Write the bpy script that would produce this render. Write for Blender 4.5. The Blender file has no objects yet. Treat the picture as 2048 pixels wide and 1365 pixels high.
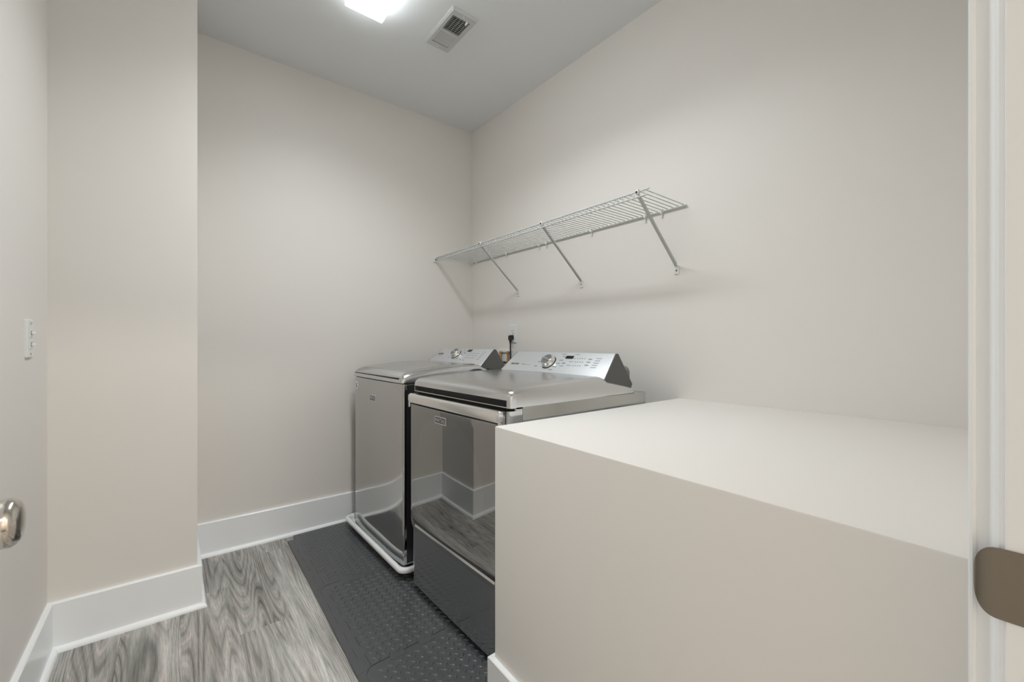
import bpy, bmesh, math, random
from mathutils import Vector, Matrix
random.seed(7)
SC = bpy.context.scene
COL = SC.collection

# ------------------------------------------------------------------ camera
YAW = math.atan(683 / 853.0)
cam_d = bpy.data.cameras.new('camera')
cam_d.sensor_width = 36.0
cam_d.lens = 853.0 / 2048.0 * 36.0
cam_d.shift_y = 7.5 / 2048.0
cam_d.clip_start = 0.02
cam = bpy.data.objects.new('camera', cam_d)
COL.objects.link(cam)
cam.location = (0, 0, 1.12)
cam.rotation_euler = (math.pi / 2, 0, -YAW)
SC.camera = cam

# ------------------------------------------------------------------ world (light of the hall behind the doorway)
world = bpy.data.worlds.new('hall_fill_light')
SC.world = world
world.use_nodes = True
bg = world.node_tree.nodes['Background']
bg.inputs['Color'].default_value = (1.0, 0.88, 0.78, 1)
bg.inputs['Strength'].default_value = 0.4
LAMP_STRENGTH = 8.5       # glow of the lens itself
LAMP_POWER = 15.5         # light the prismatic lens throws down
LAMP_SPREAD = 138
LAMP_COLOR = (0.92, 0.975, 1.0, 1)
HALL_POWER = 70.0         # fill lamp added in the unseen hall
HALL_COLOR = (1.0, 0.91, 0.82)

# ------------------------------------------------------------------ exposure
vs = SC.view_settings
vs.view_transform = 'Standard'
vs.look = 'None'
vs.exposure = -0.04
vs.gamma = 1.0
vs.use_curve_mapping = False
SC.cycles.max_bounces = 10
SC.cycles.diffuse_bounces = 6
SC.cycles.glossy_bounces = 5
SC.cycles.caustics_reflective = False
SC.cycles.caustics_refractive = False
SC.cycles.sample_clamp_indirect = 4.0
SC.cycles.use_denoising = True

# ------------------------------------------------------------------ materials
def nodes(name):
    m = bpy.data.materials.new(name)
    m.use_nodes = True
    nt = m.node_tree
    return m, nt, nt.nodes['Principled BSDF']

def N(nt, typ, **kw):
    n = nt.nodes.new(typ)
    for k, v in kw.items():
        if k in n.inputs:
            n.inputs[k].default_value = v
        else:
            setattr(n, k, v)
    return n

def plain(name, col, rough=0.5, metal=0.0, spec=0.5, bump=0.0, bscale=300.0, var=0.0, coat=0.0):
    m, nt, p = nodes(name)
    p.inputs['Base Color'].default_value = (*col, 1)
    p.inputs['Roughness'].default_value = rough
    p.inputs['Metallic'].default_value = metal
    p.inputs['Specular IOR Level'].default_value = spec
    p.inputs['Coat Weight'].default_value = coat
    p.inputs['Coat Roughness'].default_value = 0.05
    tc = N(nt, 'ShaderNodeTexCoord')
    if bump > 0:
        no = N(nt, 'ShaderNodeTexNoise', Scale=bscale, Detail=2.0)
        nt.links.new(tc.outputs['Object'], no.inputs['Vector'])
        b = N(nt, 'ShaderNodeBump', Strength=bump, Distance=0.001)
        nt.links.new(no.outputs['Fac'], b.inputs['Height'])
        nt.links.new(b.outputs['Normal'], p.inputs['Normal'])
    if var > 0:
        no = N(nt, 'ShaderNodeTexNoise', Scale=7.0, Detail=4.0)
        nt.links.new(tc.outputs['Object'], no.inputs['Vector'])
        mr = N(nt, 'ShaderNodeMapRange')
        mr.inputs['To Min'].default_value = max(0.02, rough - var)
        mr.inputs['To Max'].default_value = rough + var
        nt.links.new(no.outputs['Fac'], mr.inputs['Value'])
        nt.links.new(mr.outputs['Result'], p.inputs['Roughness'])
    return m

M = {}
M['wall'] = plain('wall_paint', (0.785, 0.752, 0.712), 0.5, bump=0.05, bscale=260)
M['ceiling'] = plain('ceiling_paint', (0.79, 0.81, 0.815), 0.7, bump=0.04, bscale=260)
M['trim'] = plain('trim_paint', (0.90, 0.92, 0.93), 0.28, bump=0.02, bscale=60)
M['white'] = plain('white_plastic', (0.76, 0.77, 0.76), 0.35)
M['panw'] = plain('white_pan_plastic', (0.90, 0.905, 0.91), 0.3)
M['wire'] = plain('white_vinyl_wire', (0.56, 0.57, 0.56), 0.4)
M['black'] = plain('black_rubber', (0.012, 0.012, 0.012), 0.45)
M['dark'] = plain('dark_recess', (0.01, 0.01, 0.011), 0.6)
M['glassblack'] = plain('black_display_glass', (0.006, 0.006, 0.008), 0.08)
M['ink'] = plain('grey_print', (0.10, 0.10, 0.11), 0.5)
M['print'] = plain('pale_grey_print', (0.24, 0.24, 0.25), 0.5)
M['lightink'] = plain('light_lettering', (0.62, 0.61, 0.63), 0.4)
M['badge'] = plain('dark_badge', (0.05, 0.045, 0.06), 0.35)
M['chrome'] = plain('satin_chrome', (0.80, 0.79, 0.77), 0.16, metal=1.0)
M['bright'] = plain('bright_chrome', (0.85, 0.85, 0.85), 0.1, metal=1.0)
M['slate'] = plain('slate_metallic_steel', (0.52, 0.52, 0.505), 0.09, metal=1.0, var=0.02)
M['slate_low'] = plain('slate_metallic_panel', (0.58, 0.585, 0.59), 0.11, metal=1.0)
M['lid'] = plain('slate_lid_paint', (0.66, 0.665, 0.67), 0.2, metal=1.0, var=0.04)
M['lidtop'] = plain('slate_lid_plate', (0.50, 0.505, 0.50), 0.12, metal=1.0, var=0.03)
M['console'] = plain('silver_console', (0.62, 0.635, 0.65), 0.42, metal=0.7)
M['cap'] = plain('dark_end_cap', (0.12, 0.12, 0.115), 0.45, metal=0.4)
M['gapshade'] = plain('painted_gap_shade', (0.02, 0.02, 0.022), 0.4)  # shade beside the washer, put into the colour
M['knobgrey'] = plain('grey_knob_insert', (0.22, 0.22, 0.23), 0.35, metal=0.6)
M['side'] = plain('slate_side_panel', (0.5, 0.5, 0.485), 0.14, metal=1.0)
M['nickel'] = plain('satin_nickel', (0.60, 0.56, 0.51), 0.16, metal=1.0)
M['strike'] = plain('aged_strike_metal', (0.23, 0.20, 0.16), 0.34, metal=1.0, bump=0.25, bscale=900)
M['copper'] = plain('copper', (0.72, 0.36, 0.14), 0.3, metal=1.0)
M['brass'] = plain('brass', (0.70, 0.45, 0.16), 0.3, metal=1.0)
M['subfloor'] = plain('joint_dark', (0.08, 0.075, 0.07), 0.8)
M['zinc'] = plain('screw_zinc', (0.25, 0.25, 0.25), 0.4, metal=1.0)
M['duct'] = plain('grey_housing', (0.20, 0.195, 0.18), 0.4)
M['foam'] = plain('black_foam', (0.070, 0.075, 0.079), 0.30, spec=0.8, bump=0.25, bscale=500, var=0.06)

def door_glass():
    m, nt, p = nodes('smoked_door_glass')
    p.inputs['Metallic'].default_value = 1.0
    p.inputs['Roughness'].default_value = 0.03
    tc = N(nt, 'ShaderNodeTexCoord')
    # the round drum window is just readable behind the tinted glass
    sub = N(nt, 'ShaderNodeVectorMath', operation='SUBTRACT')
    sub.inputs[1].default_value = (0, 0.02, 0.56)
    mul = N(nt, 'ShaderNodeVectorMath', operation='MULTIPLY')
    mul.inputs[1].default_value = (0, 1, 1)
    ln = N(nt, 'ShaderNodeVectorMath', operation='LENGTH')
    nt.links.new(tc.outputs['Object'], sub.inputs[0])
    nt.links.new(sub.outputs[0], mul.inputs[0])
    nt.links.new(mul.outputs[0], ln.inputs[0])
    r = N(nt, 'ShaderNodeValToRGB')
    e = r.color_ramp.elements
    e[0].position = 0.262; e[0].color = (0.31, 0.312, 0.308, 1)
    e[1].position = 0.266; e[1].color = (0.292, 0.292, 0.288, 1)
    nt.links.new(ln.outputs['Value'], r.inputs['Fac'])
    nt.links.new(r.outputs['Color'], p.inputs['Base Color'])
    return m
M['doorglass'] = door_glass()

def emitter():
    m, nt, p = nodes('lamp_lens')
    p.inputs['Base Color'].default_value = (0.9, 0.9, 0.9, 1)
    tc = N(nt, 'ShaderNodeTexCoord')
    no = N(nt, 'ShaderNodeTexNoise', Scale=9.0, Detail=3.0, Distortion=1.5)
    nt.links.new(tc.outputs['Object'], no.inputs['Vector'])
    mr = N(nt, 'ShaderNodeMapRange')
    mr.inputs['To Min'].default_value = LAMP_STRENGTH * 0.9
    mr.inputs['To Max'].default_value = LAMP_STRENGTH * 1.1
    nt.links.new(no.outputs['Fac'], mr.inputs['Value'])
    p.inputs['Emission Color'].default_value = LAMP_COLOR
    nt.links.new(mr.outputs['Result'], p.inputs['Emission Strength'])
    return m
M['lens'] = emitter()

def wood():
    m, nt, p = nodes('grey_oak_vinyl')
    L = nt.links.new
    tc = N(nt, 'ShaderNodeTexCoord')
    oi = N(nt, 'ShaderNodeObjectInfo')
    off = N(nt, 'ShaderNodeMath', operation='MULTIPLY'); off.inputs[1].default_value = 37.0
    L(oi.outputs['Random'], off.inputs[0])
    cmb = N(nt, 'ShaderNodeCombineXYZ')
    L(off.outputs[0], cmb.inputs['X']); L(off.outputs[0], cmb.inputs['Y']); L(off.outputs[0], cmb.inputs['Z'])
    add = N(nt, 'ShaderNodeVectorMath', operation='ADD')
    L(tc.outputs['Object'], add.inputs[0]); L(cmb.outputs[0], add.inputs[1])
    def stretched(sx, sy):
        mp = N(nt, 'ShaderNodeMapping'); mp.inputs['Scale'].default_value = (sx, sy, 1)
        L(add.outputs[0], mp.inputs['Vector']); return mp.outputs['Vector']
    # broad tone
    n1 = N(nt, 'ShaderNodeTexNoise', Scale=1.0, Detail=3.0, Roughness=0.6)
    L(stretched(8.0, 1.1), n1.inputs['Vector'])
    # cathedral contours
    n2 = N(nt, 'ShaderNodeTexNoise', Scale=1.0, Detail=1.0, Roughness=0.4, Distortion=0.0)
    L(stretched(8.0, 0.48), n2.inputs['Vector'])
    k = N(nt, 'ShaderNodeMath', operation='MULTIPLY'); k.inputs[1].default_value = 165.0
    L(n2.outputs['Fac'], k.inputs[0])
    s = N(nt, 'ShaderNodeMath', operation='SINE'); L(k.outputs[0], s.inputs[0])
    # fine pores
    n3 = N(nt, 'ShaderNodeTexNoise', Scale=1.0, Detail=4.0, Roughness=0.7)
    L(stretched(520, 12), n3.inputs['Vector'])
    n4 = N(nt, 'ShaderNodeTexNoise', Scale=1.0, Detail=2.0)
    L(stretched(48, 2.0), n4.inputs['Vector'])
    base = N(nt, 'ShaderNodeValToRGB')
    e = base.color_ramp.elements
    e[0].position = 0.30; e[0].color = (0.27, 0.262, 0.243, 1)
    e[1].position = 0.66; e[1].color = (0.60, 0.588, 0.56, 1)
    x = base.color_ramp.elements.new(0.5); x.color = (0.44, 0.428, 0.398, 1)
    L(n1.outputs['Fac'], base.inputs['Fac'])
    # ring lines
    rl = N(nt, 'ShaderNodeValToRGB')
    e = rl.color_ramp.elements
    e[0].position = 0.0; e[0].color = (0.50, 0.50, 0.50, 1)
    e[1].position = 1.0; e[1].color = (1.45, 1.30, 1.30, 1)
    y = rl.color_ramp.elements.new(0.28); y.color = (0.98, 0.98, 0.98, 1)
    y = rl.color_ramp.elements.new(0.86); y.color = (1.0, 1.0, 1.0, 1)
    mr = N(nt, 'ShaderNodeMapRange'); mr.inputs['From Min'].default_value = -1
    L(s.outputs[0], mr.inputs['Value']); L(mr.outputs['Result'], rl.inputs['Fac'])
    pr = N(nt, 'ShaderNodeValToRGB')
    e = pr.color_ramp.elements
    e[0].position = 0.38; e[0].color = (0.42, 0.42, 0.42, 1)
    e[1].position = 0.56; e[1].color = (1.12, 1.12, 1.12, 1)
    L(n3.outputs['Fac'], pr.inputs['Fac'])
    p4 = N(nt, 'ShaderNodeValToRGB')
    e = p4.color_ramp.elements
    e[0].position = 0.3; e[0].color = (0.62, 0.62, 0.62, 1)
    e[1].position = 0.65; e[1].color = (1.15, 1.15, 1.15, 1)
    L(n4.outputs['Fac'], p4.inputs['Fac'])
    # rings are strongest where the tone is dark
    inv = N(nt, 'ShaderNodeMapRange'); inv.inputs['From Min'].default_value = 0.38; inv.inputs['From Max'].default_value = 0.6
    inv.inputs['To Min'].default_value = 0.95; inv.inputs['To Max'].default_value = 0.30
    L(n1.outputs['Fac'], inv.inputs['Value'])
    def mult(a, b, fac=None, f=1.0):
        mx = N(nt, 'ShaderNodeMix', data_type='RGBA', blend_type='MULTIPLY')
        mx.inputs['Factor'].default_value = f
        if fac is not None: L(fac, mx.inputs['Factor'])
        L(a, mx.inputs['A']); L(b, mx.inputs['B']); return mx.outputs['Result']
    c = mult(base.outputs['Color'], rl.outputs['Color'], inv.outputs['Result'])
    c = mult(c, pr.outputs['Color'], f=0.55)
    c = mult(c, p4.outputs['Color'], f=0.7)
    L(c, p.inputs['Base Color'])
    p.inputs['Roughness'].default_value = 0.5
    p.inputs['Specular IOR Level'].default_value = 0.35
    b = N(nt, 'ShaderNodeBump', Strength=0.15, Distance=0.0006)
    L(n3.outputs['Fac'], b.inputs['Height']); L(b.outputs['Normal'], p.inputs['Normal'])
    return m
M['wood'] = wood()

# ------------------------------------------------------------------ mesh helpers
BASE = {}
def smooth(me, ang=35):
    for pl in me.polygons: pl.use_smooth = True
    try: me.set_sharp_from_angle(angle=math.radians(ang))
    except Exception: pass

def obj(name, bm, mat, parent=None, sm=False, ang=35):
    """links bm (built in world coordinates) as one mesh object under parent"""
    bmesh.ops.recalc_face_normals(bm, faces=bm.faces)
    base = BASE.get(parent.name, Vector()) if parent else Vector()
    if base.length: bmesh.ops.translate(bm, verts=bm.verts, vec=-base)
    me = bpy.data.meshes.new(name)
    bm.to_mesh(me); bm.free()
    me.materials.append(M[mat] if isinstance(mat, str) else mat)
    if sm: smooth(me, ang)
    o = bpy.data.objects.new(name, me)
    COL.objects.link(o)
    if parent: o.parent = parent
    BASE[o.name] = base.copy()
    return o

def tag(o, label=None, cat=None, group=None, kind=None):
    if label: o['label'] = label
    if cat: o['category'] = cat
    if group: o['group'] = group
    if kind: o['kind'] = kind
    return o

def thing(name, loc, label, cat, group=None):
    o = bpy.data.objects.new(name, None)
    o.empty_display_size = 0.1
    COL.objects.link(o)
    o.location = loc
    BASE[o.name] = Vector(loc)
    return tag(o, label, cat, group)

def new(): return bmesh.new()

def box(bm, x0, x1, y0, y1, z0, z1, bev=0.0, seg=2):
    r = bmesh.ops.create_cube(bm, size=1.0)
    vs_ = r['verts']
    bmesh.ops.scale(bm, vec=(x1 - x0, y1 - y0, z1 - z0), verts=vs_)
    bmesh.ops.translate(bm, vec=((x0 + x1) / 2, (y0 + y1) / 2, (z0 + z1) / 2), verts=vs_)
    if bev > 0:
        es = list({e for v in vs_ for e in v.link_edges})
        bmesh.ops.bevel(bm, geom=es, offset=bev, segments=seg, affect='EDGES', profile=0.5)
    return bm

def prism(bm, pts, lo, hi, axis='z'):
    """2D outline extruded along axis. axis z: (x,y); x: (y,z); y: (x,z)"""
    def P(a, b, c):
        return {'z': (a, b, c), 'x': (c, a, b), 'y': (a, c, b)}[axis]
    v0 = [bm.verts.new(P(a, b, lo)) for a, b in pts]
    v1 = [bm.verts.new(P(a, b, hi)) for a, b in pts]
    n = len(pts)
    bm.faces.new(v0); bm.faces.new(v1)
    for i in range(n):
        bm.faces.new((v0[i], v0[(i + 1) % n], v1[(i + 1) % n], v1[i]))
    return bm

def rrect(a0, a1, b0, b1, r, seg=6):
    if not isinstance(r, (list, tuple)): r = [r] * 4
    out = []
    for (ca, cb, st, rr) in ((a1, b1, 0, r[0]), (a0, b1, 90, r[1]), (a0, b0, 180, r[2]), (a1, b0, 270, r[3])):
        sa = -1 if ca == a1 else 1
        sb = -1 if cb == b1 else 1
        if rr <= 0: out.append((ca, cb)); continue
        for k in range(seg + 1):
            t = math.radians(st + 90 * k / seg)
            out.append((ca + sa * rr + rr * math.cos(t), cb + sb * rr + rr * math.sin(t)))
    return out

def loft(bm, rings, cap0=True, cap1=True, closed=True):
    R = [[bm.verts.new(p) for p in ring] for ring in rings]
    for a, b in zip(R[:-1], R[1:]):
        n = len(a)
        for i in range(n if closed else n - 1):
            j = (i + 1) % n
            bm.faces.new((a[i], a[j], b[j], b[i]))
    if cap0: bm.faces.new(R[0])
    if cap1: bm.faces.new(R[-1])
    return bm

def tube(bm, path, r, seg=8, cap=True):
    path = [Vector(p) for p in path]
    rings = []
    prev = None
    for i, p in enumerate(path):
        if i == 0: t = path[1] - p
        elif i == len(path) - 1: t = p - path[i - 1]
        else: t = (path[i + 1] - p).normalized() + (p - path[i - 1]).normalized()
        t.normalize()
        if prev is None:
            up = Vector((0, 0, 1)) if abs(t.z) < 0.9 else Vector((1, 0, 0))
            u = t.cross(up).normalized()
        else:
            u = (prev - t * prev.dot(t)).normalized()
        prev = u
        w = t.cross(u)
        rr = r[i] if isinstance(r, (list, tuple)) else r
        rings.append([p + u * math.cos(2 * math.pi * k / seg) * rr + w * math.sin(2 * math.pi * k / seg) * rr for k in range(seg)])
    return loft(bm, rings, cap, cap)

def lathe(bm, prof, origin, axis, seg=28):
    """prof: [(distance along axis, radius)]"""
    axis = Vector(axis).normalized(); origin = Vector(origin)
    up = Vector((0, 0, 1)) if abs(axis.z) < 0.9 else Vector((1, 0, 0))
    u = axis.cross(up).normalized(); w = axis.cross(u)
    rings = []
    for d, r in prof:
        r = max(r, 1e-4)
        rings.append([origin + axis * d + (u * math.cos(2 * math.pi * k / seg) + w * math.sin(2 * math.pi * k / seg)) * r for k in range(seg)])
    return loft(bm, rings)

def obox(bm, c, ax, ay, az, sx, sy, sz, bev=0.0):
    """oriented box; ax, ay, az unit vectors"""
    r = bmesh.ops.create_cube(bm, size=1.0)
    vs_ = r['verts']
    bmesh.ops.scale(bm, vec=(sx, sy, sz), verts=vs_)
    if bev > 0:
        es = list({e for v in vs_ for e in v.link_edges})
        rb = bmesh.ops.bevel(bm, geom=es, offset=bev, segments=2, affect='EDGES', profile=0.5)
        vs_ = list({v for f in rb['faces'] for v in f.verts} | {v for v in vs_ if v.is_valid})
    mt = Matrix((ax, ay, az)).transposed().to_4x4()
    mt.translation = Vector(c)
    bmesh.ops.transform(bm, matrix=mt, verts=vs_)
    return bm

def lettering(name, text, mat, parent, center, right, up, height, width=None, depth=0.0006, bold=0.0):
    cu = bpy.data.curves.new(name, 'FONT')
    cu.body = text; cu.align_x = 'CENTER'; cu.align_y = 'CENTER'
    cu.size = 1.0; cu.extrude = 0.01; cu.offset = bold; cu.resolution_u = 3
    tmp = bpy.data.objects.new('tmp', cu)
    COL.objects.link(tmp)
    dg = bpy.context.evaluated_depsgraph_get()
    me = bpy.data.meshes.new_from_object(tmp.evaluated_get(dg))
    bpy.data.objects.remove(tmp); bpy.data.curves.remove(cu)
    xs = [v.co.x for v in me.vertices]; ys = [v.co.y for v in me.vertices]
    cx, cy = (min(xs) + max(xs)) / 2, (min(ys) + max(ys)) / 2
    sy = height / (max(ys) - min(ys))
    sx = width / (max(xs) - min(xs)) if width else sy
    right = Vector(right).normalized(); up = Vector(up).normalized(); n = right.cross(up)
    for v in me.vertices:
        p = Vector(center) + right * (v.co.x - cx) * sx + up * (v.co.y - cy) * sy + n * (v.co.z / 0.01) * depth
        v.co = p - BASE.get(parent.name, Vector())
    me.name = name
    me.materials.append(M[mat])
    o = bpy.data.objects.new(name, me)
    COL.objects.link(o); o.parent = parent
    BASE[o.name] = BASE.get(parent.name, Vector()).copy()
    return o

# ------------------------------------------------------------------ the room
XL, XR, YB, ZC = -0.35, 1.825, 2.78, 2.761       # left wall, right wall, back wall, ceiling
CHX, CHY = 0.09, 2.268                           # boxed corner: its right face and its front face
DW = 0.021                                       # room face of the door wall
JR, JL = 0.550, -0.213                           # jamb faces
T = 0.12
def struct(name, bm, mat, label, cat, sm=False, parent=None):
    o = obj(name, bm, mat, parent, sm)
    return tag(o, label, cat, kind='structure')

floor = struct('floor', box(new(), -1.0, XR + T, -3.2, YB + T, -0.06, -0.006), 'subfloor', 'grey oak plank floor running through the laundry room', 'floor')
struct('ceiling', box(new(), XL - T, XR + T, DW - 0.12, YB + T, ZC, ZC + 0.1), 'ceiling', 'flat pale grey painted ceiling', 'ceiling')
struct('wall_back', box(new(), CHX - 0.05, XR + T, YB, YB + T, 0, ZC), 'wall', 'plain beige end wall beside the washer', 'wall')
struct('wall_right', box(new(), XR, XR + T, DW - 0.12, YB, 0, ZC), 'wall', 'long beige wall that carries the wire shelf', 'wall')
struct('wall_left', box(new(), XL - T, XL, DW - 0.12, CHY, 0, ZC), 'wall', 'narrow strip of greige wall with the light switch', 'wall')
struct('wall_chase', box(new(), XL - T, CHX, CHY, YB + T, 0, ZC), 'wall', 'beige boxed-out corner projecting beside the end wall', 'wall')
bm = new()
box(bm, JR + 0.019, XR, DW - 0.12, DW, 0, ZC)
box(bm, XL, JL - 0.019, DW - 0.12, DW, 0, ZC)
box(bm, JL - 0.019, JR + 0.019, DW - 0.12, DW, 2.06, ZC)
struct('wall_front', bm, 'wall', 'beige wall around the entrance doorway', 'wall')
# the hall the doorway opens from
struct('wall_hall_left', box(new(), -1.0 - T, -1.0, -3.2, DW - 0.12, 0, ZC), 'wall', 'beige hall wall on the hinge side behind the doorway', 'wall')
struct('wall_hall_right', box(new(), 1.3, 1.3 + T, -3.2, DW - 0.12, 0, ZC), 'wall', 'beige hall wall on the strike side behind the doorway', 'wall')
struct('wall_hall_end', box(new(), -1.0 - T, 1.3 + T, -3.2 - T, -3.2, 0, ZC), 'wall', 'beige wall at the far end of the hall', 'wall')
struct('wall_hall_return', box(new(), -1.0 - T, XL - T, DW - 0.12, DW, 0, ZC), 'wall', 'short return of the hall wall beside the doorway', 'wall')
struct('ceiling_hall', box(new(), -1.0 - T, 1.3 + T, -3.2 - T, DW - 0.12, ZC, ZC + 0.1), 'ceiling', 'flat painted ceiling of the hall', 'ceiling')
hl = thing('hall_fill_light', (0.42, -2.0, ZC), 'square fill lamp added on the unseen hall ceiling', 'ceiling light')  # added out of view to brighten the low walls and floor
obj('housing', box(new(), 0.16, 0.68, -2.26, -1.74, ZC - 0.03, ZC, 0.004), 'trim', hl)
al = bpy.data.lights.new('hall_fill_lamp', 'AREA')
al.shape = 'RECTANGLE'; al.size = 0.5; al.size_y = 0.5; al.energy = HALL_POWER; al.color = HALL_COLOR
ao = bpy.data.objects.new('hall_fill_lamp', al); COL.objects.link(ao); ao.parent = hl
ao.location = (0, 0, -0.032)
# low boxed ledge in front of the right wall
BXP = [(0.764, 1.038), (0.7155, DW), (XR, DW), (XR, 1.054)]
bm = new(); prism(bm, BXP, 0, 0.874)
es = [e for e in bm.edges if all(abs(v.co.z - 0.874) < 1e-5 for v in e.verts)] + [e for e in bm.edges if all(abs(v.co.x - 0.764) < 1e-4 for v in e.verts)]
bmesh.ops.bevel(bm, geom=list(set(es)), offset=0.004, segments=2, affect='EDGES', profile=0.5)
struct('wall_bulkhead', bm, 'wall', 'low beige boxed ledge with flat top beside the dryer', 'ledge', sm=True)

# baseboards: board with square top and a quarter round at its foot
BH, BT, QR = 0.178, 0.016, 0.017
def baseboard(name, pts, label, closed=False):
    """pts: polyline on the wall face, room on its left"""
    pts = [Vector((x, y)) for x, y in pts]
    def offset(d):
        out = []
        for i, p in enumerate(pts):
            ns = []
            if i > 0: t = (p - pts[i - 1]).normalized(); ns.append(Vector((-t.y, t.x)))
            if i < len(pts) - 1: t = (pts[i + 1] - p).normalized(); ns.append(Vector((-t.y, t.x)))
            n = ns[0] if len(ns) == 1 else (ns[0] + ns[1]) / (1 + ns[0].dot(ns[1]))
            out.append(p + n * d)
        return out
    def sweep(prof):
        rings = [[] for _ in pts]
        for d, z in prof:
            for i, q in enumerate(offset(d)): rings[i].append((q.x, q.y, z))
        return loft(new(), rings)
    o = obj(name, sweep([(0.0, 0.0), (BT, 0.0), (BT, BH - 0.003), (BT - 0.003, BH), (0.0, BH)]), 'trim')
    tag(o, label, 'baseboard', kind='structure')
    q = [(BT, 0.0)] + [(BT + QR * math.cos(math.radians(a)), QR * math.sin(math.radians(a)) * 1.05) for a in range(0, 91, 15)]
    obj('quarter_round', sweep(q), 'trim', o, True, 50)
    return o
baseboard('baseboard_left', [(XL, CHY), (XL, DW + 0.02)], 'white baseboard along the narrow left wall')
baseboard('baseboard_chase', [(CHX, YB - BT), (CHX, CHY), (XL + BT, CHY)], 'white baseboard wrapping the boxed-out corner')
baseboard('baseboard_back', [(XR, YB), (CHX, YB)], 'white baseboard along the end wall behind the washer')
baseboard('baseboard_bulkhead', [(0.7155, DW + 0.02), (0.764, 1.038), (XR, 1.054)], 'white baseboard at the foot of the boxed ledge')

# planks
PW, PL_ = 0.18, 1.22
col = 0
x = 0.21 - PW * 7
while x < XR:
    y = -1.6 - [0.35, 0.92, 0.12, 0.66, 0.48][col % 5]
    while y < YB:
        x0, x1 = max(x, -1.0), min(x + PW, XR)
        y0, y1 = max(y, -1.6), min(y + PL_, YB)
        if x1 - x0 > 0.01 and y1 - y0 > 0.02 and not (x1 <= XL and y0 > 0) and not (x1 <= CHX and y0 >= CHY):
            bm = new()
            box(bm, -(x1 - x0) / 2 + 0.0001, (x1 - x0) / 2 - 0.0001, -(y1 - y0) / 2 + 0.0001, (y1 - y0) / 2 - 0.0001, -0.006, 0.0)
            es = [e for e in bm.edges if all(v.co.z > -0.001 for v in e.verts)]
            bmesh.ops.bevel(bm, geom=es, offset=0.0004, segments=1, affect='EDGES')
            o = obj('plank', bm, 'wood', floor)
            o.location = ((x0 + x1) / 2, (y0 + y1) / 2, 0)
        y += PL_
    x += PW; col += 1

# doorway: jambs, casing, strike
def jamb():
    bm = new()
    box(bm, JR, JR + 0.019, DW - 0.13, DW, 0, 2.06, 0.0012)
    j = struct('door_jamb_right', bm, 'trim', 'white painted door jamb with the strike plate', 'door frame')
    j.name = 'trim_1'
    obj('door_stop', box(new(), JR - 0.011, JR, DW - 0.085, DW - 0.045, 0, 2.05, 0.002), 'trim', j)
    bm = new(); box(bm, JL - 0.019, JL, DW - 0.13, DW, 0, 2.06, 0.0012)
    j2 = struct('trim_2', bm, 'trim', 'white painted hinge-side door jamb', 'door frame')
    obj('door_stop', box(new(), JL, JL + 0.011, DW - 0.085, DW - 0.045, 0, 2.05, 0.002), 'trim', j2)
    bm = new(); box(bm, JL, JR, DW - 0.13, DW, 2.045, 2.06, 0.0012)
    struct('trim_3', bm, 'trim', 'white painted head jamb over the doorway', 'door frame')
    return j
jamb_r = jamb()
def casing(name, xe, s, label):
    # profile in (x, y): a rounded inner bead, a cove and a thick outer band, s = direction away from the opening
    pr = [(0, 0), (0, 0.0035), (0.0015, 0.0055), (0.004, 0.0065), (0.007, 0.0085), (0.010, 0.0125), (0.0115, 0.0165), (0.0095, 0.0175), (0.0085, 0.0195), (0.0095, 0.0215),
          (0.0125, 0.0225), (0.050, 0.0225), (0.064, 0.018), (0.066, 0.014), (0.066, 0)]
    bm = new(); prism(bm, [(xe + s * a, DW + b) for a, b in pr], 0, 2.10)
    return struct(name, bm, 'trim', label, 'door casing', sm=True)
casing('trim_4', JR + 0.004, 1, 'white moulded casing on the strike side of the doorway')
casing('trim_5', JL - 0.004, -1, 'white moulded casing on the hinge side of the doorway')

# strike plate on the jamb
st = thing('strike_plate', (JR, 0.0, 0.917), 'worn dark metal strike plate on the white door jamb', 'strike plate')
SZ0, SZ1 = 0.887, 0.947
bm = new()
rings = []
lip = [(JR - 0.0002, -0.012, 0), (JR - 0.0002, 0.018, 0), (JR - 0.0002, 0.024, 0.0)]
for k_ in range(1, 13):
    t_ = math.radians(90 * k_ / 12)
    lip.append((JR - 0.0002 + 0.0062 * (1 - math.cos(t_)) ** 1.3, 0.024 + 0.0152 * math.sin(t_), 0.024 * (1 - math.cos(t_)) ** 1.2))
for (xx, yy, zi) in lip:
    rings.append([(xx - 0.0015, yy, SZ0 + zi), (xx - 0.0015, yy, SZ1 - zi), (xx, yy, SZ1 - zi), (xx, yy, SZ0 + zi)])
loft(bm, rings)
obj('plate', bm, 'strike', st, True, 40)
obj('latch_hole', prism(new(), rrect(-0.004, 0.0095, 0.905, 0.929, 0.004), JR - 0.0022, JR - 0.0016, 'x'), 'dark', st)
for zz in (0.895, 0.939):
    obj('screw', lathe(new(), [(0, 0.0038), (0.0012, 0.0036), (0.0018, 0.002)], (JR - 0.0017, 0.002, zz), (-1, 0, 0), 14), 'copper', st, True)

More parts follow.
